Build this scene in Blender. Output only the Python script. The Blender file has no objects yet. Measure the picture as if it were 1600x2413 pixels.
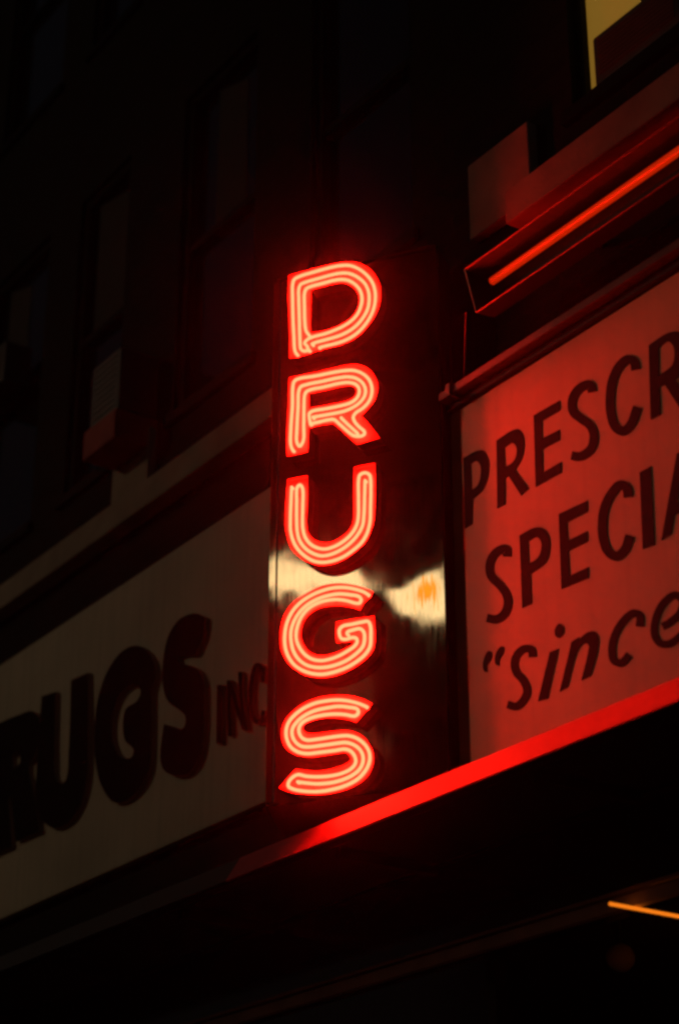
import bpy, math, random
from math import sin, cos, tan, radians, hypot, pi
from mathutils import Vector, Matrix, geometry
random.seed(7)
S = bpy.context.scene
COL = S.collection

# ---------------------------------------------------------------- camera
F = 4668.0                     # focal length in photo pixels (photo is 1600 wide)
PITCH = radians(25.1)
CAM = Vector((0, 0, 1.6))
cd = bpy.data.cameras.new('camera')
cam = bpy.data.objects.new('camera', cd); COL.objects.link(cam)
cam.location = CAM
cam.rotation_euler = (pi / 2 + PITCH, 0, 0)
cd.sensor_fit = 'HORIZONTAL'; cd.sensor_width = 24.0; cd.lens = 24.0 * F / 1600
cd.clip_start = 0.05; cd.clip_end = 500
cd.dof.use_dof = True; cd.dof.focus_distance = 7.45; cd.dof.aperture_fstop = 1.5
S.camera = cam
# ---------------------------------------------------------------- world: night sky, sun far below the horizon
wd = bpy.data.worlds.new('World'); S.world = wd; wd.use_nodes = True
nt = wd.node_tree; bg = nt.nodes['Background']
sky = nt.nodes.new('ShaderNodeTexSky'); sky.sky_type = 'NISHITA'; sky.sun_disc = False
sky.sun_elevation = radians(-2.5); sky.sun_rotation = radians(200)
nt.links.new(sky.outputs[0], bg.inputs[0]); bg.inputs[1].default_value = 0.11
S.view_settings.view_transform = 'Standard'; S.view_settings.look = 'None'
S.view_settings.exposure = 0; S.view_settings.gamma = 1
S.cycles.filter_width = 2.9
S.cycles.max_bounces = 8; S.cycles.diffuse_bounces = 4; S.cycles.glossy_bounces = 4
S.cycles.sample_clamp_indirect = 20.0
S.cycles.use_denoising = True

ADDED_HAZE = .0026
# ---------------------------------------------------------------- frames of reference
A = Vector((0.075, 6.95, 4.51))          # replaced below: a point of the sign face
def ray(u, v):
    x = (u - 800) / F; y = -(v - 1206.5) / F
    return Vector((x, cos(PITCH) - y * sin(PITCH), sin(PITCH) + y * cos(PITCH)))
def hit(u, v, P, N):
    d = ray(u, v); return CAM + d * ((P - CAM).dot(N) / d.dot(N))
FS, FW = radians(68), radians(34.6)
XS = Vector((sin(FS), -cos(FS), 0)); NS = Vector((-cos(FS), -sin(FS), 0))
XW = Vector((sin(FW), -cos(FW), 0)); NW = Vector((-cos(FW), -sin(FW), 0))
_r = ray(850, 1400); A = CAM + _r * (6.95 / hypot(_r.x, _r.y))
PR = hit(1037, 1400, A, NS)
O = PR - NS * 0.14 - NW * 0.04; O.z = 0
MW = Matrix(((XW.x, -NW.x, 0, O.x), (XW.y, -NW.y, 0, O.y), (0, 0, 1, 0), (0, 0, 0, 1)))   # x along wall, y into wall
AS = Vector((A.x, A.y, 0))
MS = Matrix(((XS.x, -NS.x, 0, AS.x), (XS.y, -NS.y, 0, AS.y), (0, 0, 1, 0), (0, 0, 0, 1)))
def wl(u, v, q=0):                       # photo point on the facade, q metres proud -> (a, -q, z) facade coords
    p = hit(u, v, O + NW * q, NW); return Vector(((p - O).dot(XW), -q, p.z))
def sl(u, v, q=0):
    p = hit(u, v, A + NS * q, NS); return Vector(((p - AS).dot(XS), -q, p.z))

# ---------------------------------------------------------------- materials
def mat(name, col, rough=0.6, metal=0.0, var=0.0, vscale=6.0, bump=0.0, bscale=60.0, spec=0.5, emit=None, es=1.0):
    m = bpy.data.materials.new(name); m.use_nodes = True
    n = m.node_tree; b = n.nodes['Principled BSDF']
    b.inputs['Base Color'].default_value = (*col, 1)
    b.inputs['Roughness'].default_value = rough; b.inputs['Metallic'].default_value = metal
    b.inputs['Specular IOR Level'].default_value = spec
    tc = n.nodes.new('ShaderNodeTexCoord')
    if var:
        t = n.nodes.new('ShaderNodeTexNoise'); t.inputs['Scale'].default_value = vscale; t.inputs['Detail'].default_value = 6
        n.links.new(tc.outputs['Object'], t.inputs['Vector'])
        r = n.nodes.new('ShaderNodeMapRange'); r.inputs[1].default_value = .3; r.inputs[2].default_value = .7
        r.inputs[3].default_value = 1 - var; r.inputs[4].default_value = 1 + var * .6
        n.links.new(t.outputs[0], r.inputs[0])
        mx = n.nodes.new('ShaderNodeVectorMath'); mx.operation = 'SCALE'; mx.inputs[0].default_value = col
        n.links.new(r.outputs[0], mx.inputs['Scale']); n.links.new(mx.outputs[0], b.inputs['Base Color'])
    if bump:
        t = n.nodes.new('ShaderNodeTexNoise'); t.inputs['Scale'].default_value = bscale; t.inputs['Detail'].default_value = 4
        n.links.new(tc.outputs['Object'], t.inputs['Vector'])
        bp = n.nodes.new('ShaderNodeBump'); bp.inputs['Strength'].default_value = bump; bp.inputs['Distance'].default_value = .01
        n.links.new(t.outputs[0], bp.inputs['Height']); n.links.new(bp.outputs[0], b.inputs['Normal'])
    if emit:
        b.inputs['Emission Color'].default_value = (*emit, 1); b.inputs['Emission Strength'].default_value = es
    return m
M = {}
M['tube'] = mat('neon_glass', (.05, .01, .01), .2, emit=(72, .61, .25))
M['can_in'] = mat('pale_red_enamel', (.72, .18, .17), .45, var=.15, vscale=14)
M['can_out'] = mat('black_can_paint', (.012, .009, .008), .6, var=.3)
M['cabinet'] = mat('dark_cabinet_paint', (.02, .017, .014), .55, var=.3)
M['board'] = mat('dirty_cream_board', (.68, .62, .34), .5, var=.14, vscale=2.2)
M['board_old'] = mat('weathered_board', (.46, .40, .28), .7, var=.16, vscale=2.0, bump=.1)
def streaks(m, amt):
    n = m.node_tree; b = n.nodes['Principled BSDF']; src = b.inputs['Base Color'].links[0].from_socket
    tc = n.nodes.new('ShaderNodeTexCoord'); mp = n.nodes.new('ShaderNodeMapping'); mp.inputs['Scale'].default_value = (22, 1, .9)
    t = n.nodes.new('ShaderNodeTexNoise'); t.inputs['Scale'].default_value = 1; t.inputs['Detail'].default_value = 5
    r = n.nodes.new('ShaderNodeMapRange'); r.inputs[1].default_value = .45; r.inputs[2].default_value = .75; r.inputs[3].default_value = 1; r.inputs[4].default_value = 1 - amt
    mu = n.nodes.new('ShaderNodeVectorMath'); mu.operation = 'SCALE'
    n.links.new(tc.outputs['Object'], mp.inputs[0]); n.links.new(mp.outputs[0], t.inputs['Vector']); n.links.new(t.outputs[0], r.inputs[0])
    n.links.new(src, mu.inputs[0]); n.links.new(r.outputs[0], mu.inputs['Scale']); n.links.new(mu.outputs[0], b.inputs['Base Color'])
streaks(M['board'], .07); streaks(M['board_old'], .15)
M['ink'] = mat('brown_black_lettering', (.055, .052, .056), .8, spec=.15, var=.2, vscale=9)
M['black'] = mat('matt_black_letter', (.006, .006, .006), .9, spec=.1)
M['letter_side'] = mat('letter_return', (.28, .19, .13), .8, spec=.2)
M['frame'] = mat('greenish_frame_metal', (.22, .21, .12), .6, var=.3)
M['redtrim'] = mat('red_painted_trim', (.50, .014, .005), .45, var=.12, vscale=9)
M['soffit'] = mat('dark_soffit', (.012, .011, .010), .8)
M['stone'] = mat('sooty_limestone', (.28, .22, .16), .85, var=.25, vscale=5, bump=.3)
M['trough'] = mat('fixture_sheet_metal', (.07, .055, .05), .45, var=.3, vscale=18)
M['fixdark'] = mat('fixture_black', (.02, .016, .015), .6)
M['lip'] = mat('fixture_lip_metal', (.22, .13, .09), .35, metal=.5)
M['redtube'] = mat('red_lamp_tube', (.1, .01, .01), .3, emit=(.38, .012, .0))
M['orangetube'] = mat('orange_lamp_tube', (.1, .05, .01), .3, emit=(1.0, .22, .01))
M['yellow'] = mat('lit_yellow_ceiling', (.2, .13, .04), .8, var=.2, emit=(.18, .092, .011), es=1)
M['darkglass'] = mat('dark_window_glass', (.006, .007, .008), .12, spec=.5)
M['winframe'] = mat('window_frame_paint', (.006, .006, .005), .7, var=.3, spec=.08)
M['blind'] = mat('drawn_blind', (.026, .024, .02), .9, var=.2)
M['ac'] = mat('air_conditioner_casing', (.055, .045, .038), .5, var=.2)
M['red_spill'] = mat('painted_red_spill', (.36, .055, .04), .8, var=.3)  # red neon spill put into the base colour
M['alu'] = mat('dull_trim_metal', (.55, .36, .28), .5, metal=.1, var=.3)
M['steelpost'] = mat('galvanised_post', (.25, .25, .25), .5, metal=.6, var=.2)
M['lens'] = mat('lamp_lens', (.8, .7, .5), .3, emit=(1.0, .80, .46), es=2.3)
M['lens2'] = mat('added_lamp_lens', (.8, .7, .5), .3, emit=(1.0, .72, .45), es=108)
M['globe'] = mat('smoky_globe', (.6, .5, .4), .4)
M['asphalt'] = mat('asphalt', (.05, .05, .05), .85, var=.3, vscale=3, bump=.4)
M['paving'] = mat('concrete_paving', (.2, .19, .17), .85, var=.2, vscale=3, bump=.2)
M['kerb'] = mat('granite_kerb', (.3, .29, .27), .8, var=.2)

# brick wall
m = mat('sooty_brick', (.03, .022, .018), .9, spec=.15); M['brick'] = m
n = m.node_tree; b = n.nodes['Principled BSDF']; tc = n.nodes.new('ShaderNodeTexCoord')
sep = n.nodes.new('ShaderNodeSeparateXYZ'); cmb = n.nodes.new('ShaderNodeCombineXYZ')
n.links.new(tc.outputs['Object'], sep.inputs[0]); n.links.new(sep.outputs[0], cmb.inputs[0]); n.links.new(sep.outputs[2], cmb.inputs[1])
br = n.nodes.new('ShaderNodeTexBrick'); br.inputs['Scale'].default_value = 1.0
br.inputs['Brick Width'].default_value = .215; br.inputs['Row Height'].default_value = .075; br.inputs['Mortar Size'].default_value = .006
br.inputs['Color1'].default_value = (.011, .0115, .010, 1); br.inputs['Color2'].default_value = (.008, .0085, .0075, 1); br.inputs['Mortar'].default_value = (.013, .0135, .012, 1)
n.links.new(cmb.outputs[0], br.inputs['Vector']); n.links.new(br.outputs[0], b.inputs['Base Color'])
bp = n.nodes.new('ShaderNodeBump'); bp.inputs['Strength'].default_value = .5; bp.inputs['Distance'].default_value = .006
n.links.new(br.outputs[1], bp.inputs['Height']); bp.invert = True; n.links.new(bp.outputs[0], b.inputs['Normal'])

# stainless steel face: brushed, buckled, with a rust stain
m = mat('buckled_stainless', (.50, .42, .31), .22, metal=1.0); M['steel'] = m
n = m.node_tree; b = n.nodes['Principled BSDF']; tc = n.nodes.new('ShaderNodeTexCoord'); L = n.links.new
mp = n.nodes.new('ShaderNodeMapping'); mp.inputs['Scale'].default_value = (260, 1, 3); L(tc.outputs['Object'], mp.inputs[0])
t1 = n.nodes.new('ShaderNodeTexNoise'); t1.inputs['Scale'].default_value = 1; t1.inputs['Detail'].default_value = 3; L(mp.outputs[0], t1.inputs['Vector'])
mp2 = n.nodes.new('ShaderNodeMapping'); mp2.inputs['Scale'].default_value = (1.0, 1, .8); mp2.inputs['Location'].default_value = (3.1, 0, 1.35); L(tc.outputs['Object'], mp2.inputs[0])
t2 = n.nodes.new('ShaderNodeTexNoise'); t2.inputs['Scale'].default_value = 3.4; t2.inputs['Detail'].default_value = 1.5; L(mp2.outputs[0], t2.inputs['Vector'])
b1 = n.nodes.new('ShaderNodeBump'); b1.inputs['Strength'].default_value = .35; b1.inputs['Distance'].default_value = .00012; L(t1.outputs[0], b1.inputs['Height'])
b2 = n.nodes.new('ShaderNodeBump'); b2.inputs['Strength'].default_value = 1; b2.inputs['Distance'].default_value = .0045; L(t2.outputs[0], b2.inputs['Height'])
L(b1.outputs[0], b2.inputs['Normal']); L(b2.outputs[0], b.inputs['Normal'])
b.inputs['Anisotropic'].default_value = 0; b.inputs['Roughness'].default_value = .2
# grime streaks and the rust stain
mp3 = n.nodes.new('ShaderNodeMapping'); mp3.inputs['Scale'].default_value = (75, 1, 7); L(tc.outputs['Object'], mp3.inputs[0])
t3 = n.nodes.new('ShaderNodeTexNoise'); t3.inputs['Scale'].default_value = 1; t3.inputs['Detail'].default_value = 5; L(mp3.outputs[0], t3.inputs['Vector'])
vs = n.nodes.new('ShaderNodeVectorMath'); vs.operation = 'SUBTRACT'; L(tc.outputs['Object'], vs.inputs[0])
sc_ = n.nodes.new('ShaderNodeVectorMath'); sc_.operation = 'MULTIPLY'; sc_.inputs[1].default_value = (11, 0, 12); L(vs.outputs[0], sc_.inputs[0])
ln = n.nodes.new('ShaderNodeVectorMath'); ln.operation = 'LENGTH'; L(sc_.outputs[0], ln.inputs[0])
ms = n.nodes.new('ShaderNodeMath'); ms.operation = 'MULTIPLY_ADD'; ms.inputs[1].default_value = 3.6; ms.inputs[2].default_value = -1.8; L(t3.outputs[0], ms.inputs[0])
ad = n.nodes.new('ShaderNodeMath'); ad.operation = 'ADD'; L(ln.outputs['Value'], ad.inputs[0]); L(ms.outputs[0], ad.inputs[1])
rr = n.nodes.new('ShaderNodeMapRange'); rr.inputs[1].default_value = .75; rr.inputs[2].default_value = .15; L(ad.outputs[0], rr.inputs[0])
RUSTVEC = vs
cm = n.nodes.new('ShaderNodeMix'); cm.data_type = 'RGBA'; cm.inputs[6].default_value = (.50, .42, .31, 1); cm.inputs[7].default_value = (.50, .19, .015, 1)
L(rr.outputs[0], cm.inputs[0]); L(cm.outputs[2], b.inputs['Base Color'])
ra = n.nodes.new('ShaderNodeMapRange'); ra.inputs[1].default_value = .35; ra.inputs[2].default_value = .75; ra.inputs[3].default_value = .03; ra.inputs[4].default_value = .075
L(t3.outputs[0], ra.inputs[0]); L(ra.outputs[0], b.inputs['Roughness'])

# ---------------------------------------------------------------- mesh helpers
class MB:
    """collects geometry in a local frame (facade or sign coordinates)"""
    def __init__(s): s.v = []; s.f = []; s.mi = []
    def box(s, x0, x1, y0, y1, z0, z1, mi=0):
        i = len(s.v)
        s.v += [Vector(p) for p in ((x0,y0,z0),(x1,y0,z0),(x1,y1,z0),(x0,y1,z0),(x0,y0,z1),(x1,y0,z1),(x1,y1,z1),(x0,y1,z1))]
        for q in ((0,3,2,1),(4,5,6,7),(0,1,5,4),(1,2,6,5),(2,3,7,6),(3,0,4,7)): s.f.append([i + k for k in q]); s.mi.append(mi)
    def face(s, pts, mi=0):
        i = len(s.v); s.v += [Vector(p) for p in pts]; s.f.append(list(range(i, i + len(pts)))); s.mi.append(mi)
    def tube(s, pts, r, k=8, mi=0, cap=True):
        pts = [Vector(p) for p in pts]; N = len(pts); i0 = len(s.v)
        up = None
        for j, p in enumerate(pts):
            t = (pts[min(j + 1, N - 1)] - pts[max(j - 1, 0)]).normalized()
            if up is None:
                up = Vector((0, 1, 0)) if abs(t.y) < .9 else Vector((1, 0, 0))
            side = t.cross(up).normalized(); up = side.cross(t).normalized()
            rr_ = r[j] if isinstance(r, (list, tuple)) else r
            for h in range(k):
                a = 2 * pi * h / k
                s.v.append(p + (side * cos(a) + up * sin(a)) * rr_)
        for j in range(N - 1):
            for h in range(k):
                s.f.append([i0 + j*k + h, i0 + j*k + (h+1) % k, i0 + (j+1)*k + (h+1) % k, i0 + (j+1)*k + h]); s.mi.append(mi)
        if cap:
            s.f.append([i0 + h for h in range(k)][::-1]); s.mi.append(mi)
            s.f.append([i0 + (N-1)*k + h for h in range(k)]); s.mi.append(mi)
    def prism(s, loops, y0, y1, mi_face=0, mi_side=0, back=False):
        """loops of (x, z): first the outline, then holes; front at y0 (towards the viewer), back at y1"""
        polys = [[Vector((p[0], p[1], 0)) for p in l] for l in loops]
        flat = [p for l in polys for p in l]
        tri = geometry.tessellate_polygon(polys)
        i = len(s.v); s.v += [Vector((p.x, y0, p.y)) for p in flat]
        for t in tri:
            a, b_, c = (flat[k] for k in t)
            cr = (b_ - a).cross(c - a).z
            t = t if cr > 0 else (t[0], t[2], t[1])        # x-z plane seen from -y: counter-clockwise is +
            s.f.append([i + k for k in t]); s.mi.append(mi_face)
        for l in polys:
            j = len(s.v); m_ = len(l)
            s.v += [Vector((p.x, y0, p.y)) for p in l] + [Vector((p.x, y1, p.y)) for p in l]
            for k in range(m_):
                k2 = (k + 1) % m_
                s.f.append([j + k, j + m_ + k, j + m_ + k2, j + k2]); s.mi.append(mi_side)
    def rim(s, loop, th, y0, y1, mi_out, mi_in, inward):
        """thin raised wall following a loop; inward is +1 if the letter lies to the loop's left"""
        m_ = len(loop); inn = []
        for k in range(m_):
            a = Vector(loop[k - 1]); b_ = Vector(loop[k]); c = Vector(loop[(k + 1) % m_])
            d1 = (b_ - a).normalized() if (b_ - a).length > 1e-9 else Vector((1, 0))
            d2 = (c - b_).normalized() if (c - b_).length > 1e-9 else d1
            n1 = Vector((-d1.y, d1.x)); n2 = Vector((-d2.y, d2.x)); nn = n1 + n2
            nn = nn.normalized() if nn.length > 1e-6 else n1
            inn.append(b_ + nn * (th * inward / max(.45, nn.dot(n1))))
        j = len(s.v)
        for L_, y in ((loop, y0), (loop, y1), (inn, y0), (inn, y1)): s.v += [Vector((p[0], y, p[1])) for p in L_]
        for k in range(m_):
            k2 = (k + 1) % m_
            s.f.append([j+k, j+k2, j+m_+k2, j+m_+k]); s.mi.append(mi_out)
            s.f.append([j+2*m_+k, j+3*m_+k, j+3*m_+k2, j+2*m_+k2]); s.mi.append(mi_in)
            s.f.append([j+k, j+2*m_+k, j+2*m_+k2, j+k2]); s.mi.append(mi_in)

def build(name, mb, mats, parent=None, frame=None, origin=None, smooth=False, label=None, bevel=0):
    """mb vertices are in `frame` coordinates; a top-level mesh gets its origin at `origin` (frame coords)"""
    if not isinstance(mats, (list, tuple)): mats = [mats]
    me = bpy.data.meshes.new(name)
    off = Vector(origin) if origin is not None else Vector((0, 0, 0))
    if parent is not None: off = Vector(parent.get('_o', (0, 0, 0)))
    me.from_pydata([v - off for v in mb.v], [], mb.f)
    for m_ in mats: me.materials.append(m_)
    me.polygons.foreach_set('material_index', mb.mi)
    if smooth: me.polygons.foreach_set('use_smooth', [True] * len(mb.f))
    me.update()
    o = bpy.data.objects.new(name, me); COL.objects.link(o)
    if parent is not None:
        o.parent = parent; o['_o'] = list(off)
    else:
        o.matrix_world = (frame or Matrix.Identity(4)) @ Matrix.Translation(off); o['_o'] = list(off)
    if label: o['label'] = label
    if bevel:
        md = o.modifiers.new('bevel', 'BEVEL'); md.width = bevel; md.segments = 2; md.limit_method = 'ANGLE'
    return o
def thing(name, label, cat, frame, origin, group=None):
    o = bpy.data.objects.new(name, None); COL.objects.link(o)
    o.matrix_world = frame @ Matrix.Translation(Vector(origin)); o['_o'] = list(origin)
    o['label'] = label; o['category'] = cat
    if group: o['group'] = group
    o.empty_display_size = .1
    return o
def tag(o, label=None, cat=None, group=None, kind=None):
    for k, v in (('label', label), ('category', cat), ('group', group), ('kind', kind)):
        if v: o[k] = v
    return o
def bx(*a, mi=0):
    m_ = MB(); m_.box(*a, mi=mi); return m_

def crom(P, closed, step=4):
    out = []; N = len(P)
    rng = range(N) if closed else range(N - 1)
    for i in rng:
        g = (lambda k: P[k % N]) if closed else (lambda k: P[max(0, min(N - 1, k))])
        p0, p1, p2, p3 = (Vector(g(i + d)) for d in (-1, 0, 1, 2))
        d1 = max((p1-p0).length, 1e-6) ** .5; d2 = max((p2-p1).length, 1e-6) ** .5; d3 = max((p3-p2).length, 1e-6) ** .5
        if (p1 - p0).length < 1e-6: p0 = p1 - (p2 - p1); d1 = d2
        if (p3 - p2).length < 1e-6: p3 = p2 + (p2 - p1); d3 = d2
        m1 = ((p1-p0)/d1 - (p2-p0)/(d1+d2) + (p2-p1)/d2) * d2
        m2 = ((p2-p1)/d2 - (p3-p1)/(d2+d3) + (p3-p2)/d3) * d2
        for k in range(step):
            t = k / step; t2 = t*t; t3 = t2*t
            out.append((2*t3-3*t2+1)*p1 + (t3-2*t2+t)*m1 + (-2*t3+3*t2)*p2 + (t3-t2)*m2)
    if not closed: out.append(Vector(P[-1]))
    return out
def loop(P, step=4):
    """closed outline; a point with a third element is a sharp corner"""
    cs = [i for i, p in enumerate(P) if len(p) > 2]
    if not cs: return crom([p[:2] for p in P], True, step)
    out = []
    for a, c in enumerate(cs):
        e = cs[(a + 1) % len(cs)]
        idx = []; k = c
        while True:
            idx.append(k); k = (k + 1) % len(P)
            if k == e: idx.append(k); break
        seg = [P[i][:2] for i in idx]
        if len(seg) == 2: out.append(Vector(seg[0]))
        else: out += crom(seg, False, step)[:-1]
    return out
def area(l): return sum(l[i-1][0]*l[i][1] - l[i][0]*l[i-1][1] for i in range(len(l)))
def ribbon(P, w, step=5):
    c = crom(P, False, step); Lf = []; Rt = []
    for i, p in enumerate(c):
        t = (c[min(i+1, len(c)-1)] - c[max(i-1, 0)]).normalized(); nn = Vector((-t.y, t.x)) * (w / 2)
        Lf.append(p + nn); Rt.append(p - nn)
    return Lf + Rt[::-1]

# ================================================================ SETTING
g = MB(); g.box(-60, 60, -80, -5.2, -.30, -.12); tag(build('road', g, M['asphalt'], frame=MW), kind='structure')
g = MB(); g.box(-60, 60, -5.03, 30, -.40, 0); tag(build('pavement', g, M['paving'], frame=MW), kind='structure')
g = MB(); g.box(-60, 60, -5.2, -5.033, -.30, .003); tag(build('kerb', g, M['kerb'], frame=MW), kind='structure')

# ---------------------------------------------------------------- building
XL, XR, ZT = -16.0, 7.0, 15.0
Z_SF = 3.50                                # top of the shop front opening
bld = thing('building', 'dark sooty brick building with sash windows above the drug store signs', 'building', MW, (XL, 0, 0))
openings = []
wins = [(-7.9, -7.05), (-6.25, -5.4), (-4.75, -3.9), (-3.50, -2.9), (-2.3, -1.55), (-1.05, -.25), (.79, 1.72), (2.3, 3.15), (3.9, 4.75)]
rows = [(6.30, 8.25), (9.35, 11.3), (12.4, 14.2)]
for (a, b_) in wins:
    for (c, d) in rows: openings.append((a, b_, c, d))
shop = (-9.0, 5.5, 0.0, Z_SF)
openings.append(shop)
xs = sorted({XL, XR, *[o[0] for o in openings], *[o[1] for o in openings]}); zs = sorted({0.0, ZT, *[o[2] for o in openings], *[o[3] for o in openings]})
w = MB()
for i in range(len(xs) - 1):
    for j in range(len(zs) - 1):
        cx, cz = (xs[i] + xs[i+1]) / 2, (zs[j] + zs[j+1]) / 2
        if any(o[0] < cx < o[1] and o[2] < cz < o[3] for o in openings): continue
        w.face([(xs[i], 0, zs[j]), (xs[i+1], 0, zs[j]), (xs[i+1], 0, zs[j+1]), (xs[i], 0, zs[j+1])])
for (a, b_, c, d) in openings:
    D_ = .12 if c > 1 else .35
    w.face([(a, 0, c), (a, 0, d), (a, D_, d), (a, D_, c)]); w.face([(b_, 0, c), (b_, D_, c), (b_, D_, d), (b_, 0, d)])
    w.face([(a, 0, d), (b_, 0, d), (b_, D_, d), (a, D_, d)]); w.face([(a, 0, c), (a, D_, c), (b_, D_, c), (b_, 0, c)])
w.face([(XL, 0, 0), (XL, 0, ZT), (XL, 9, ZT), (XL, 9, 0)]); w.face([(XR, 0, 0), (XR, 9, 0), (XR, 9, ZT), (XR, 0, ZT)])
w.face([(XL, 0, ZT), (XR, 0, ZT), (XR, 9, ZT), (XL, 9, ZT)]); w.face([(XL, 9, 0), (XL, 9, ZT), (XR, 9, ZT), (XR, 9, 0)])
build('wall', w, M['brick'], bld)
# string course: two lengths meeting behind the blade sign
g = MB(); g.box(XL, -.6, -.10, -.002, 5.79, 5.94)
build('string_course', g, M['stone'], bld, bevel=.006)
g = MB(); g.box(.50, XR, -.12, -.002, 5.885, 6.035)
build('string_course', g, M['stone'], bld, bevel=.006)
for a0, a1, z0, z1 in ((-2.83, -2.45, 5.942, 6.29), (.19, .575, 6.0, 6.36), (-5.35, -4.97, 5.942, 6.29), (1.98, 2.2, 6.037, 6.36)):
    build('plinth_block', bx(a0, a1, -.05, -.002, z0, z1), M['stone'], bld, bevel=.005)
for wi, (a, b_) in enumerate(wins):
    for ri, (c, d) in enumerate(rows):
        if ri == 2 and wi > 4: continue
        f = MB(); t = .05; zm = (c + d) / 2
        f.box(a, a + t, .03, .11, c, d); f.box(b_ - t, b_, .03, .11, c, d)
        f.box(a + t, b_ - t, .03, .11, c, c + (.05 if not (wi == 6 and ri == 0) else .012)); f.box(a + t, b_ - t, .03, .11, d - t, d)
        if not (wi == 6 and ri == 0): f.box(a + t, b_ - t, .04, .10, zm - .02, zm + .02)
        else: f.box(1.165, 1.21, .04, .10, c + .012, d - t)
        fr = build('window', f, M['winframe'], bld)
        build('sill', bx(a - .04, b_ + .04, -.03, .028, c - .06, c - .003), M['winframe'], fr)
        if wi == 6 and ri == 0:
            g = MB(); g.face([(a + t, .06, c + .012), (1.165, .06, c + .012), (1.165, .06, d - t), (a + t, .06, d - t)])
            build('lit_pane', g, M['yellow'], fr, label='window light glowing dull yellow')
            g = MB(); g.face([(1.21, .06, c + .012), (b_ - t, .06, c + .012), (b_ - t, .06, d - t), (1.21, .06, d - t)])
            build('pane', g, M['darkglass'], fr)
        else:
            g = MB(); g.face([(a + t, .08, c + t), (b_ - t, .08, c + t), (b_ - t, .08, d - t), (a + t, .08, d - t)])
            build('pane', g, M['darkglass'], fr)
            bl = {(2, 0): (.15, .55, .95), (3, 0): (.1, .95, .7), (4, 0): (.3, .75, 1), (1, 0): (.2, .9, .5), (3, 1): (.2, .8, .6)}.get((wi, ri))
            if bl:
                x0 = a + t + (b_ - a - 2*t) * bl[0]; x1 = a + t + (b_ - a - 2*t) * bl[1]
                g = MB(); g.face([(x0, .076, zm + .06), (x1, .076, zm + .02), (x1, .076, d - t - .1), (x0, .076, d - t)])
                build('blind', g, M['blind'], fr)

# shop front below the ledge
sf = thing('shop_front', 'dark glazed shop front below the red ledge with a thin metal transom line', 'shop front', MW, (-9, .2, 0))
g = MB(); g.box(-8.99, 5.49, .012, .03, 3.205, 3.217); g.box(-8.99, 5.49, .004, .034, 3.150, 3.192)
build('transom_bar', g, M['alu'], sf)
for a in (-8.9, -7.1, -5.3, -3.5, -1.7, 0.06, 2.6, 4.0, 5.42): build('mullion', bx(a - .025, a + .025, .04, .09, .4, 3.148), M['winframe'], sf)
g = MB(); g.box(-8.99, .033, .045, .055, .42, 3.146); g.box(.09, 2.57, 2.5, 2.51, .02, 3.1); g.box(2.63, 5.4, .045, .055, .42, 3.146)
build('glazing', g, M['darkglass'], sf)
build('stall_riser', bx(-8.99, .03, .036, .30, .002, .40), M['soffit'], sf)
build('fascia_board', bx(-8.99, 5.49, .04, .30, 3.222, 3.495), M['darkglass'], sf)
g = MB(); g.box(-8.99, 5.49, .36, 8.5, 3.30, 3.34); g.box(-8.99, 5.49, 8.52, 8.6, .01, 3.3)
build('interior_ceiling', g, M['soffit'], sf)

# ================================================================ ledge with the red fascia
led = thing('ledge', 'long shallow ledge over the shop front with a bright red painted edge', 'ledge', MW, (XL, -.45, 3.54))
zf = wl(1100, 1802, .465).z; zb = wl(1100, 1850, .53).z
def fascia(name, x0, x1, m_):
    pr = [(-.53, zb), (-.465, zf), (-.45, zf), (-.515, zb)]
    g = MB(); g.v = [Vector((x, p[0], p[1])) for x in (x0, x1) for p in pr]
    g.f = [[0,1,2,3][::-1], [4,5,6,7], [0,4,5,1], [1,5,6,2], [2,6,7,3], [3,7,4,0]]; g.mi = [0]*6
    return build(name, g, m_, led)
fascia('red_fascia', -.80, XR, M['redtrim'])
fascia('shade_fascia', XL + .3, -.803, M['soffit'])  # same ledge edge out of the neon light, its shade given as black
g = MB(); g.box(XL + .3, XR, -.448, -.003, zb + .006, zb + .062)
build('ledge_slab', g, M['soffit'], led)
for a in [x * 1.1 - 9 for x in range(14)]: build('bracket', bx(a, a + .03, -.44, -.004, zb - .035, zb + .004), M['soffit'], led)

# ================================================================ cream prescription signboard
def photo(pts, ox, oy, sc): return [tuple([ox + p[0] * sc, oy + p[1] * sc] + list(p[2:])) for p in pts]
pb = thing('prescription_signboard', 'pale signboard washed in red light with dark PRESCR SPECIA Since lettering', 'signboard', MW, (.0, -.04, 3.81))
QP = .10
pz = wl(1300, 820, QP).z; pt = wl(1085, 965, QP); a0 = wl(1068, 1200, QP).x
build('panel', bx(pt.x, 4.4, -QP, -.004, 3.64, pt.z), M['board'], pb)
build('side_frame', bx(a0, pt.x - .002, -QP - .001, -.003, 3.63, pt.z + .001), M['frame'], pb)
g = MB(); g.box(a0, 4.4, -QP - .06, -.003, pt.z + .043, pt.z + .077)
build('top_rail', g, M['trough'], pb, bevel=.003)
build('rail_clip', bx(.16, .19, -QP - .075, -.003, pt.z + .03, pt.z + .085), M['trough'], pb, bevel=.003)
build('drip_strip', bx(a0, 4.4, -QP - .02, -.004, pt.z + .010, pt.z + .037), M['fixdark'], pb)
K = .4016
def board_letter(outs, holes=()):
    ls = []
    for l in [outs] + list(holes):
        pp = loop(l) if not isinstance(l[0], Vector) else l
        q = [wl(1000 + p[0] * K, 850 + p[1] * K, QP + .0025) for p in pp]
        ls.append([(v.x, v.z) for v in q])
    g_ = MB(); g_.prism(ls, -QP - .0025, -QP + .002, 0, 0)
    build('letter', g_, M['ink'], pb)
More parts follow.
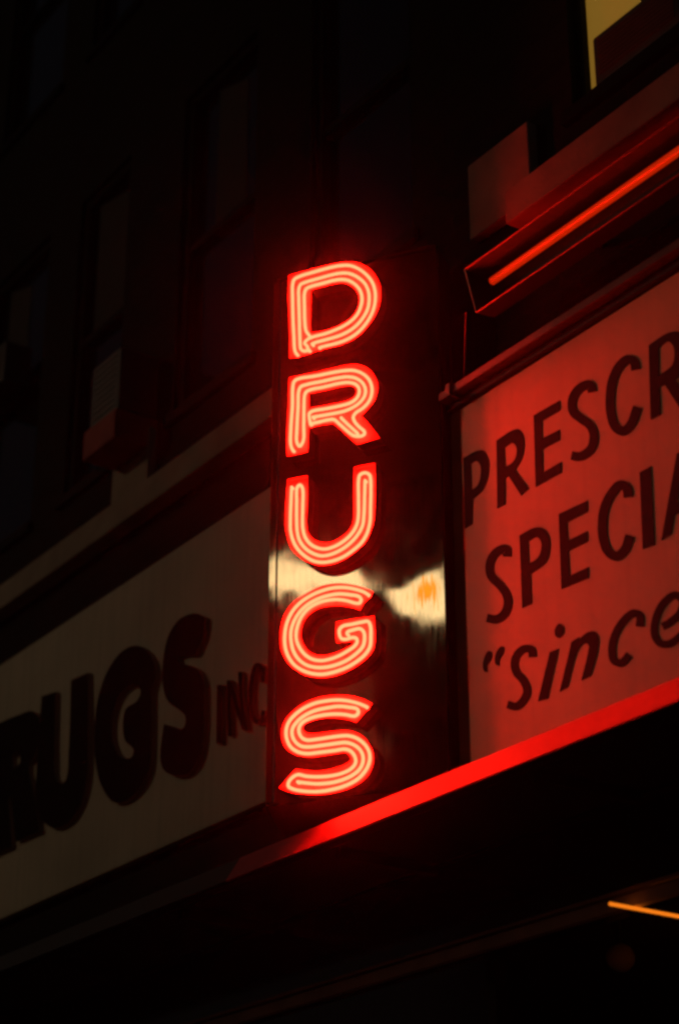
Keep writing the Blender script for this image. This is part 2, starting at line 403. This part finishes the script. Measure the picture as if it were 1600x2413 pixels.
board_letter([(228,572,1),(300,530),(345,525),(372,570),(378,620),(370,690),(340,760),(284,812,1),(280,958,1),(235,985,1)], [[(272,604,1),(305,588),(328,615),(326,690),(308,735),(277,757,1)]])
board_letter([(422,468,1),(515,408),(555,402),(580,440),(584,510),(568,580),(533,640,1),(612,748,1),(566,790,1),(494,678,1),(474,690,1),(474,840,1),(427,866,1)], [[(470,508,1),(515,482),(538,505),(535,565),(512,600),(473,622,1)]])
board_letter([(640,320,1),(793,232,1),(795,290,1),(690,352,1),(691,455,1),(793,403,1),(794,464,1),(692,520,1),(696,655,1),(803,592,1),(804,655,1),(652,740,1)])
board_letter(ribbon([(985,182),(972,140),(930,148),(888,185),(866,240),(874,300),(920,340),(972,380),(994,440),(980,510),(940,550),(900,562),(862,555)], 52))
board_letter(ribbon([(1240,52),(1228,2),(1192,-8),(1145,30),(1105,110),(1090,210),(1094,310),(1122,390),(1165,412),(1210,375),(1250,270)], 54))
board_letter([(1315,-92,1),(1430,-165),(1500,-170),(1545,-110),(1550,0),(1510,80),(1470,110,1),(1560,240,1),(1500,280,1),(1410,140,1),(1378,152,1),(1385,315,1),(1327,345,1)], [[(1374,-78,1),(1430,-115),(1462,-80),(1455,20),(1377,84,1)]])
board_letter(ribbon([(484,1150),(482,1105),(440,1112),(400,1150),(382,1205),(392,1265),(440,1315),(480,1370),(490,1430),(465,1490),(420,1518),(366,1510)], 50))
board_letter([(557,1025,1),(645,980),(700,984),(732,1035),(735,1110),(710,1185),(622,1252,1),(630,1425,1),(573,1452,1)], [[(608,1058,1),(660,1036),(684,1065),(680,1125),(655,1165),(612,1190,1)]])
board_letter([(787,900,1),(955,820,1),(957,885,1),(836,948,1),(842,1055,1),(955,1000,1),(957,1060,1),(844,1117,1),(852,1262,1),(962,1210,1),(962,1275,1),(803,1340,1)])
board_letter(ribbon([(1196,800),(1185,742),(1145,730),(1098,780),(1058,860),(1044,950),(1050,1050),(1082,1125),(1130,1148),(1175,1110),(1206,1025)], 55))
board_letter([(1262,655,1),(1328,618,1),(1350,1080,1),(1280,1105,1)])
board_letter([(1480,545,1),(1545,508,1),(1655,920,1),(1595,950,1),(1572,860,1),(1467,905,1),(1447,1018,1),(1389,1053,1)], [[(1520,640,1),(1552,800,1),(1482,836,1)]])
board_letter([(372,1705),(352,1740),(342,1790),(352,1825),(372,1826,1),(366,1795),(378,1772),(394,1745),(392,1710)])
board_letter([(448,1678),(424,1705),(412,1750),(420,1785),(440,1790,1),(440,1755),(452,1735),(466,1705),(464,1680)])
board_letter(ribbon([(634,1740),(628,1698),(585,1692),(545,1725),(528,1775),(540,1830),(582,1880),(602,1940),(580,1995),(538,2030),(486,2018)], 46))
board_letter([(735,1710,1),(787,1690,1),(722,1985,1),(665,2000,1)])
board_letter([(790,1543),(815,1560),(815,1600),(792,1628),(768,1615),(765,1575)])
board_letter([(862,1650,1),(908,1622,1),(902,1642,1),(955,1595),(1000,1590),(1021,1625),(1016,1700),(975,1850,1),(920,1876,1),(958,1720),(962,1668),(935,1660),(900,1700),(840,1915,1),(793,1942,1)])
board_letter(ribbon([(1262,1560),(1262,1495),(1225,1482),(1170,1525),(1118,1610),(1100,1695),(1112,1760),(1155,1775),(1200,1725)], 45))
board_letter(ribbon([(1395,1560),(1435,1538),(1500,1480),(1515,1410),(1470,1375),(1400,1425),(1355,1520),(1350,1610),(1385,1660),(1440,1660),(1530,1590)], 43))
board_letter([(1590,1180,1),(1640,1160,1),(1560,1560,1),(1515,1580,1)])

# ================================================================ old DRUGS INC signboard on the left
ob = thing('drugs_signboard', 'unlit weathered signboard with heavy raised black letters RUGS INC', 'signboard', MW, (-8.2, -.05, 4.015))
build('panel', bx(-8.2, -.62, -.05, -.004, 4.015, 5.48), M['board_old'], ob, bevel=.004)
KO = .4464
def old_letter(outs, holes=(), q0=.050, th=.025, name='letter'):
    ls = []
    for l in [outs] + list(holes):
        pp = loop(l) if not isinstance(l[0], Vector) else l
        q = [wl(p[0] * KO, 1300 + p[1] * KO, q0 + th) for p in pp]
        ls.append([(v.x, v.z) for v in q])
    g_ = MB(); g_.prism(ls, -(q0 + th), -.0502, 0, 1)
    build(name, g_, [M['black'], M['letter_side']], ob)
old_letter([(-120,980,1),(0,905),(100,862),(168,842),(203,880),(207,980),(185,1080),(152,1130),(185,1300),(212,1478,1),(85,1532,1),(70,1400),(58,1290,1),(46,1300,1),(62,1560,1),(-120,1640,1)], [[(66,1080,1),(92,1058),(106,1090),(98,1130),(70,1150,1)]])
old_letter([(220,765,1),(295,740,1),(288,1100),(296,1200),(330,1225),(352,1190),(362,1060),(375,680,1),(465,640,1),(468,1000),(460,1200),(425,1340),(365,1430),(290,1462),(220,1420),(190,1320),(196,1100)])
old_letter([(800,745,1),(822,640),(790,540),(725,497),(645,525),(562,640),(512,800),(498,960),(505,1120),(540,1250),(600,1325),(660,1320),(740,1250),(788,1150),(798,1000)], [[(712,705),(650,740),(605,830),(590,930),(600,1020),(640,1085),(690,1090),(705,1045),(660,1000),(648,900),(664,830),(722,790),(742,735)]])
old_letter([(1030,326),(950,355),(890,440),(862,560),(858,700),(885,790),(950,840),(978,870),(975,920),(955,940),(920,928),(865,912,1),(845,1090),(865,1155),(920,1185),(985,1178),(1048,1100),(1072,980),(1078,800),(1075,690),(1045,625),(990,600),(950,588),(942,562),(970,550),(1030,548,1),(1075,440),(1085,350,1)])
for l in (ribbon([(1160,705),(1158,860),(1156,1015)], 30), ribbon([(1208,680),(1210,830),(1215,975)], 22),
          ribbon([(1215,690),(1250,820),(1290,940)], 24), ribbon([(1268,635),(1275,790),(1298,945)], 22),
          ribbon([(1385,690),(1380,612),(1355,600),(1332,660),(1322,750),(1328,850),(1352,900),(1380,895),(1392,840)], 24)):
    old_letter(l, th=.02)

# ================================================================ neon sign
z0, z1 = 3.73, 5.98
xl, xr = -.350, .327
ns = thing('neon_sign', 'vertical stainless steel sign with glowing red DRUGS neon letters', 'neon sign', MS, (xl, .0, z0))
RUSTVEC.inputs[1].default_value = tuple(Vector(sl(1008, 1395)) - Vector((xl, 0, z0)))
g = MB(); g.face([(xl, 0, z0), (xr, 0, z0), (xr, 0, z1), (xl, 0, z1)])
build('steel_face', g, M['steel'], ns)
# wedge cabinet behind the face, second side turned away down the street
Mi = MS.inverted() @ MW
pa = Mi @ Vector((.0, .0, 0)); 
apex_w = MW.inverted() @ (MS @ Vector((xl, 0, 0)))
back_left = Mi @ Vector((apex_w.x - .62, 0, 0))
ap2 = Mi @ Vector((apex_w.x - .05, apex_w.y + .0, 0))
foot = [(xl - .012, .004), (xr + .012, .004), (xr + .012, .145), (back_left.x, back_left.y), (ap2.x, ap2.y)]
g = MB(); i0 = 0
for z in (z0 - .004, z1 + .004): g.v += [Vector((p[0], p[1], z)) for p in foot]
k = len(foot)
for i in range(k): g.f.append([i, (i+1) % k, k + (i+1) % k, k + i]); g.mi.append(0)
g.f.append(list(range(k))[::-1]); g.mi.append(0); g.f.append([k + i for i in range(k)]); g.mi.append(0)
build('cabinet', g, M['cabinet'], ns)
g = MB(); g.box(xl - .012, xl - .001, -.010, .003, z0, z1); g.box(xr + .001, xr + .012, -.010, .003, z0, z1)
g.box(xl - .012, xr + .012, -.010, .003, z1 + .001, z1 + .012); g.box(xl - .012, xr + .012, -.010, .003, z0 - .012, z0 - .001)
build('edge_trim', g, M['steel'], ns)
g = MB(); xt = xl - .034
g.box(xt, xl - .014, .004, .03, z0, z1)
build('side_trim', g, M['steel'], ns)
Q_RIM, Q_FLOOR, Q_TUBE = .058, .036, .0578
KN = 260 / 1568
def neon(ox, oy, outline, holes, tubes, rad=.0064):
    ls = []
    for l in [outline] + holes:
        q = [sl(ox + p[0] * KN, oy + p[1] * KN, Q_RIM) for p in loop(l, 5)]
        ls.append([(v.x, v.z) for v in q])
    g_ = MB(); g_.prism(ls, -Q_FLOOR, -.001, 1, 0)
    for i, l in enumerate(ls):
        inw = (1 if area(l) > 0 else -1) * (1 if i == 0 else -1)
        g_.rim(l, .0022, -Q_RIM, -Q_FLOOR - .0002, 0, 1, inw)
    can = build('letter', g_, [M['can_out'], M['can_in']], ns)
    for t in tubes:
        c = crom(t, False, 4)
        p3 = []
        for p in c:
            v = sl(ox + p.x * KN, oy + p.y * KN, Q_TUBE); p3.append(v)
        p3 = [Vector((p3[0].x, -Q_FLOOR - .006, p3[0].z))] + p3 + [Vector((p3[-1].x, -Q_FLOOR - .006, p3[-1].z))]
        h = MB(); h.tube(p3, rad, 8)
        build('neon_tube', h, M['tube'], can, smooth=True)
        d = 0
        for i in range(2, len(p3) - 2):
            d += (p3[i] - p3[i-1]).length
            if d > .16: d = 0; build('tube_support', bx(p3[i].x - .003, p3[i].x + .003, -Q_TUBE + .006, -Q_FLOOR, p3[i].z - .003, p3[i].z + .003), M['can_in'], can)
# D
neon(660, 600,
 [(118,285,1),(400,212),(700,135),(900,102),(1050,97),(1200,145),(1330,250),(1410,400),(1432,530),(1422,680),(1360,850),(1262,1000),(1145,1125),(1000,1225),(820,1295),(600,1345),(400,1412),(200,1468),(128,1472,1),(130,1000),(112,600)],
 [[(440,505,1),(600,455),(800,410),(920,405),(1040,462),(1108,560),(1128,650),(1098,780),(1020,890),(900,975),(780,1035),(600,1080),(432,1115,1)]],
 [[(235,1408),(212,1370),(196,1150),(184,900),(178,600),(178,430),(200,350),(270,308),(500,237),(760,168),(900,148),(1000,152),(1120,200),(1230,285),(1310,390),(1350,520),(1352,650),(1325,780),(1270,900),(1190,1015),(1090,1115),(960,1198),(820,1252),(640,1296),(560,1318)],
  [(408,1350),(345,1368),(297,1340),(282,1200),(273,900),(265,620),(265,490),(292,420),(360,388),(560,330),(760,276),(900,256),(1000,268),(1120,328),(1210,415),(1258,530),(1265,650),(1240,780),(1180,890),(1100,988),(990,1075),(850,1145),(640,1208),(520,1240),(455,1265)],
  [(405,1135),(368,1075),(352,950),(346,700),(346,550),(372,482),(440,448),(600,405),(760,362),(880,348),(980,366),(1070,422),(1140,512),(1165,620),(1148,730),(1100,840),(1020,930),(900,1012),(780,1068),(640,1120),(470,1165),(385,1205),(350,1255),(385,1300),(400,1350)]])
# R
neon(660, 840,
 [(125,292,1),(400,243),(700,173),(950,115),(1080,105),(1215,143),(1325,240),(1388,380),(1383,500),(1335,640),(1240,755),(1158,845,1),(1250,935),(1430,1162,1),(1260,1208),(1092,1253,1),(1000,1168),(762,952,1),(600,975),(408,1010,1),(403,1200),(400,1358,1),(250,1395),(95,1422,1),(92,1200),(115,700)],
 [[(412,525,1),(600,492),(900,425),(1000,414),(1075,450),(1082,520),(1018,598),(900,640),(600,698),(414,733,1)]],
 [[(180,1330),(152,1260),(155,1000),(176,700),(180,450),(200,355),(260,315),(500,275),(800,215),(950,196),(1050,197),(1170,240),(1260,322),(1303,430),(1298,550),(1250,655),(1165,740),(1075,800),(1040,860),(1060,925),(1130,1005),(1190,1055),(1200,1100),(1150,1130),(1050,1125),(960,1062),(850,965),(765,895),(690,898),(550,930),(428,958)],
  [(428,935),(418,880),(415,810),(460,775),(650,740),(850,700),(1000,657),(1080,600),(1122,525),(1120,450),(1070,392),(980,368),(850,378),(600,436),(430,470),(368,505),(346,565),(340,700),(336,1000),(332,1190),(280,1275),(240,1225),(240,1000),(256,700),(262,510),(292,430),(370,398),(600,350),(850,297),(980,287),(1085,310),(1168,370),(1212,460),(1200,560),(1140,645),(1050,713),(930,768),(800,800),(650,828),(465,860)],
  [(868,870),(950,952),(1030,1025),(1085,1075)]])
# U
neon(660, 1080,
 [(100,295,1),(250,263),(395,237,1),(393,600),(378,900),(398,1050),(468,1140),(580,1190),(700,1195),(830,1140),(960,1040),(1030,920),(1043,700),(1045,120,1),(1200,88),(1355,62,1),(1353,600),(1338,880),(1305,1000),(1225,1180),(1095,1305),(920,1435),(750,1505),(580,1525),(420,1486),(270,1395),(155,1270),(95,1100),(72,950),(85,600)],
 [],
 [[(165,410),(156,600),(146,900),(152,1050),(188,1180),(250,1290),(350,1388),(470,1458),(600,1480),(750,1458),(900,1400),(1040,1305),(1160,1195),(1238,1060),(1278,900),(1285,700),(1287,310),(1270,235),(1210,205),(1135,235),(1115,310),(1115,600),(1110,850),(1080,970),(1010,1080),(900,1180),(780,1250),(640,1290),(520,1270),(420,1210),(352,1110),(322,980),(322,700),(320,430),(285,378),(243,415),(236,600),(236,900),(245,1050),(282,1180),(370,1290),(480,1358),(600,1388),(740,1360),(880,1292),(1000,1202),(1100,1090),(1170,960),(1192,800),(1202,500),(1208,315)]])
# G
neon(650, 1350,
 [(1393,275,1),(1200,195),(1000,155),(850,150),(650,185),(480,265),(320,365),(193,482),(105,630),(65,800),(60,950),(85,1130),(163,1278),(282,1387),(430,1465),(600,1495),(780,1485),(950,1435),(1130,1345),(1298,1215),(1393,1085),(1413,900),(1405,610,1),(1200,640),(855,693,1),(850,850),(858,998,1),(970,988),(1100,975,1),(1085,1020),(1040,1050),(930,1102),(800,1150),(650,1170),(520,1148),(422,1060),(362,930),(362,820),(402,690),(482,590),(602,510),(760,477),(900,472),(1050,492),(1200,538,1),(1255,435),(1320,372,1)],
 [],
 [[(1312,310),(1250,272),(1100,226),(950,207),(800,217),(650,257),(500,322),(352,420),(242,540),(162,700),(127,880),(132,1050),(172,1180),(252,1300),(362,1380),(500,1430),(650,1445),(800,1420),(1000,1350),(1150,1262),(1270,1160),(1338,1050),(1350,900),(1345,760),(1310,692),(1230,700),(1080,732),(955,758),(907,805),(905,880),(935,938),(1005,945),(1090,920),(1145,935),(1155,985),(1120,1042),(1020,1112),(900,1180),(760,1230),(640,1250),(520,1230),(420,1170),(340,1070),(292,950),(292,830),(332,690),(402,570),(500,482),(620,422),(760,387),(900,382),(1020,400),(1130,432),(1190,430),(1212,380),(1180,338),(1050,312),(900,300),(760,320),(620,362),(480,432),(362,530),(272,660),(217,820),(217,980),(252,1120),(322,1230),(430,1310),(560,1345),(700,1345),(850,1312),(1000,1250),(1140,1152),(1235,1050),(1260,950),(1250,845),(1200,797),(1100,812),(1020,842),(1012,872)]])
# S
neon(640, 1620,
 [(1438,238,1),(1300,165),(1100,115),(900,110),(700,135),(500,205),(332,315),(213,433),(150,560),(140,700),(173,828),(262,925),(400,980),(560,1000),(750,975),(950,945),(1060,938),(1110,978),(1118,1040),(1060,1088),(950,1133),(800,1170),(650,1190),(500,1180),(342,1158,1),(97,1433,1),(250,1495),(450,1525),(680,1530),(900,1505),(1100,1445),(1285,1345),(1405,1200),(1452,1040),(1433,900),(1365,772),(1258,675),(1130,620),(1000,613),(850,627),(650,652),(520,652),(462,620),(447,580),(482,520),(602,472),(750,442),(900,442),(1080,462),(1203,508,1)],
 [],
 [[(1345,277),(1250,237),(1100,197),(950,182),(800,192),(620,227),(452,302),(322,402),(243,500),(207,620),(217,740),(272,850),(372,920),(500,945),(700,925),(900,900),(1050,882),(1130,915),(1188,1000),(1192,1080),(1130,1160),(1000,1225),(850,1260),(650,1275),(480,1265),(380,1243),(312,1272),(243,1350),(240,1410),(305,1450),(450,1478),(650,1485),(850,1458),(1050,1400),(1220,1310),(1338,1180),(1392,1050),(1388,930),(1330,822),(1220,732),(1100,692),(1000,692),(850,710),(650,740),(500,752),(432,720),(392,650),(392,570),(442,500),(550,442),(700,402),(880,382),(1050,390),(1180,410),(1230,372),(1218,312),(1100,285),(950,272),(800,292),(620,332),(470,402),(362,490),(297,590),(292,680),(332,770),(412,835),(520,850),(700,830),(900,802),(1050,787),(1150,812),(1240,872),(1293,960),(1298,1060),(1250,1168),(1140,1258),(1000,1320),(850,1358),(650,1375),(480,1362),(372,1347)]])

# ================================================================ red tube light trough over the prescription board
ft = thing('trough_light', 'long sheet metal light trough holding a glowing red tube above the prescription board', 'light fixture', MW, (.46, -.2, 5.46))
def profile(pr, x0, x1, th=.004):
    g_ = MB()
    for (p, q) in zip(pr[:-1], pr[1:]):
        d = Vector((q[0]-p[0], q[1]-p[1])).normalized(); nn = Vector((-d.y, d.x)) * th
        a = [(p[0], p[1]), (q[0], q[1]), (q[0]+nn.x, q[1]+nn.y), (p[0]+nn.x, p[1]+nn.y)]
        i = len(g_.v)
        for x in (x0, x1): g_.v += [Vector((x, yy, zz)) for yy, zz in a]
        for f_ in ((0,1,2,3),(7,6,5,4),(0,4,5,1),(1,5,6,2),(2,6,7,3),(3,7,4,0)): g_.f.append([i + k_ for k_ in f_]); g_.mi.append(0)
    return g_
X0, X1 = .465, 4.0
build('upper_reflector', profile([(-.30, 5.63), (-.19, 5.615), (-.165, 5.56)], X0, X1), M['trough'], ft)
build('lower_housing', profile([(-.165, 5.558), (-.165, 5.47), (-.25, 5.46)], X0, X1), M['fixdark'], ft)
g = MB(); g.face([(X0, -.30, 5.63), (X0, -.25, 5.46), (X0, -.163, 5.47), (X0, -.163, 5.56), (X0, -.19, 5.617)])
build('end_cap', g, M['fixdark'], ft)
g = MB(); g.tube([(X0, -.301, 5.632), (X1, -.301, 5.632)], .0035, 6); g.tube([(X0, -.252, 5.459), (X1, -.252, 5.459)], .0028, 6); g.tube([(X0, -.301, 5.632), (X0, -.252, 5.459)], .004, 6)
build('rolled_lip', g, M['lip'], ft)
g = MB(); g.tube([(.555, -.245, 5.553), (3.9, -.245, 5.553)], .016, 12)
build('lamp_tube', g, M['redtube'], ft, smooth=True)
g = MB(); g.tube([wl(1098, 735, .25), wl(1093, 918, .10)], .003, 6)
build('hanger_rod', g, M['trough'], ft)
g = MB()
for a in (.9, 1.8, 2.7, 3.6): g.box(a, a + .02, -.18, -.002, 5.60, 5.618)
build('wall_arm', g, M['fixdark'], ft)

# ================================================================ window air conditioners
def ac(a0, a1, z0_, z1_, out, label, red_spill=False):
    t = thing('air_conditioner', label, 'air conditioner', MW, (a0, -out, z0_), 'window air conditioners on the dark upper floor')
    build('casing', bx(a0, a1, -out, .028, z0_, z1_), M['ac'], t, bevel=.01)
    g_ = MB(); k_ = 9
    for i in range(k_):
        z = z0_ + .04 + (z1_ - z0_ - .08) * i / (k_ - 1); g_.box(a0 + .03, a1 - .03, -out - .006, -out - .001, z, z + .008)
    build('grille', g_, M['ac'], t)
    if red_spill: build('red_spill_pan', bx(a0 - .02, a1 + .01, -out - .02, .02, z0_ - .17, z0_ - .003), M['red_spill'], t, bevel=.006, label='pan with red neon spill painted in')  # pan stands in for the red-lit underside, light painted as colour
ac(.945, 1.42, 6.305, 6.535, .02, 'dark boxy air conditioner in the sill of the yellow lit window')
_l = wl(196, 1052, .24); _r = wl(270, 1000, .24); _t = wl(235, 985, .24)
ac(_l.x + .02, _r.x - .01, _t.z - .01, _t.z + .36, .22, 'small air conditioner with a pan painted in red neon spill jutting from a dark upper window', True)
ac(-4.55, -4.10, 7.28, 7.55, .15, 'air conditioner high on the dark wall at the left edge')

# ================================================================ lamps in the shop entrance
t = thing('entrance_tube_lamp', 'thin orange glowing tube lamp under the shop entrance ceiling', 'tube lamp', MW, (.73, .1, 3.2))
e = wl(1437, 2131, .10)
for y0_, y1_ in ((-.10, .40), (.415, 1.6)):
    g = MB(); g.tube([(e.x, y0_, e.z), (e.x, y1_, e.z)], .0062, 10); build('tube', g, M['orangetube'], t, smooth=True)
build('batten', bx(e.x - .012, e.x + .012, .38, 1.62, e.z + .012, 3.298), M['fixdark'], t)
t = thing('entrance_globe', 'small dim round globe fitting hanging below the orange tube', 'globe lamp', MW, (.25, .5, 3.1))
c = wl(1462, 2258, -.5); g = MB(); R_ = .052
for i in range(1, 12):
    th = pi * i / 12; 
    for j in range(20): g.v.append(Vector((c.x + R_*sin(th)*cos(2*pi*j/20), .5 + R_*sin(th)*sin(2*pi*j/20), c.z + R_*cos(th))))
for i in range(10):
    for j in range(20): g.f.append([i*20+j, (i+1)*20+j, (i+1)*20+(j+1)%20, i*20+(j+1)%20]); g.mi.append(0)
g.f.append(list(range(20))); g.mi.append(0); g.f.append([200+j for j in range(20)][::-1]); g.mi.append(0)
build('globe', g, M['globe'], t, smooth=True)
build('stem', bx(c.x - .006, c.x + .006, .494, .506, c.z + R_ * .95, 3.299), M['fixdark'], t)

# ================================================================ street lamps: one mirrors in the steel, one added to light the facade
d = ray(850, 1383).normalized(); P0 = hit(850, 1383, A, NS); rf = d - 2 * d.dot(NS) * NS
LP = P0 + rf * (7.3 / hypot(rf.x, rf.y))
def street_lamp(x, y, lz, ang, label, lens, hw=.75):
    LM = Matrix.Translation(Vector((x, y, 0))) @ Matrix.Rotation(ang, 4, 'Z')
    t = thing('street_lamp', label, 'street lamp', LM, (0, -.6, 0), 'street lamps along the kerb')
    g = MB(); g.tube([(0, -.6, 0), (0, -.6, 4), (0, -.6, lz + .35)], [.09, .075, .055], 14); build('post', g, M['steelpost'], t, smooth=True)
    g = MB(); g.tube([(0, -.6, 0), (0, -.6, .5)], [.14, .12], 14); build('post_base', g, M['steelpost'], t)
    g = MB(); g.tube([(0, -.6, lz + .3), (0, -.3, lz + .38), (0, 0, lz + .3)], .03, 10); build('arm', g, M['steelpost'], t)
    g = MB(); g.box(-hw - .12, hw + .05, -.14, .14, lz + .155, lz + .27); build('lantern_hood', g, M['steelpost'], t, bevel=.02)
    if hw < .5:
        g = MB(); g.box(-hw, hw, -.12, .12, lz - .06, lz + .13); build('lens', g, M[lens], t, bevel=.04)
    else:
        g = MB(); g.box(-.80, .10, -.12, .12, lz - .05, lz + .12); build('lens', g, M[lens], t, bevel=.04)
        g = MB(); g.box(.30, .80, -.12, .12, lz - .19, lz - .045); build('lens', g, M[lens], t, bevel=.04)  # lower lens added to step the reflection in the steel
        g = MB(); g.box(.28, .82, -.14, .14, lz - .04, lz + .15); build('added_lens_hood', g, M['steelpost'], t)
street_lamp(LP.x, LP.y, LP.z, math.atan2(rf.y, rf.x) + pi / 2, 'tall kerbside street lamp with a broad lantern facing the shop', 'lens')
q = MW @ Vector((-7.5, -7.2, 0))  # position of the unseen lamp put in to light the walls
street_lamp(q.x, q.y, 9.0, math.atan2(-NW.y, -NW.x) + pi / 2, 'added unseen street lamp with a small amber lantern to light the facade', 'lens2', .2)

# ================================================================ brick block across the road
M['brick2'] = mat('brown_brick_opposite', (.16, .10, .07), .9, var=.35, vscale=1.2)
op = thing('opposite_building', 'plain brown brick block standing across the road from the shop', 'building', MW, (-22, -17, 0))
ow = [(-21 + i * 3.0, -19.6 + i * 3.0, z, z + 1.8) for i in range(13) for z in (4.8, 8.2, 11.6, 15.0, 18.4, 21.8, 25.2)]
g = MB(); X_ = sorted({-22.0, 20.0, *[o_[0] for o_ in ow], *[o_[1] for o_ in ow]}); Z_ = sorted({0.0, 30.0, *[o_[2] for o_ in ow], *[o_[3] for o_ in ow]})
for i in range(len(X_) - 1):
    for j in range(len(Z_) - 1):
        cx, cz = (X_[i] + X_[i+1]) / 2, (Z_[j] + Z_[j+1]) / 2
        y_ = -17.12 if any(o_[0] < cx < o_[1] and o_[2] < cz < o_[3] for o_ in ow) else -17.0
        if y_ == -17.0: g.box(X_[i], X_[i+1], -17.5, -17.0, Z_[j], Z_[j+1])
g.box(-22, 20, -26, -17.6, 0, 30.1)
build('wall', g, M['brick2'], op)
for a_, b_, c_, d_ in ow:
    build('window', bx(a_ + .01, b_ - .01, -17.3, -17.2, c_ + .01, d_ - .01), M['darkglass'], op)

# ================================================================ haze volume added to give the neon its glow
if ADDED_HAZE:
    g = MB(); g.box(-62, 62, -82, 32, -1.4, 31.5)
    hz = build('added_haze', g, M['asphalt'], frame=MW, origin=(0, 0, 0)); tag(hz, kind='stuff')
    hm = bpy.data.materials.new('added_haze'); hm.use_nodes = True; hn = hm.node_tree
    hn.nodes.remove(hn.nodes['Principled BSDF']); pv = hn.nodes.new('ShaderNodeVolumePrincipled')
    pv.inputs['Color'].default_value = (.9, .9, .9, 1); pv.inputs['Density'].default_value = ADDED_HAZE; pv.inputs['Anisotropy'].default_value = .982
    hn.links.new(pv.outputs[0], hn.nodes['Material Output'].inputs['Volume'])
    hz.data.materials[0] = hm

for o in bpy.data.objects:
    if '_o' in o: del o['_o']
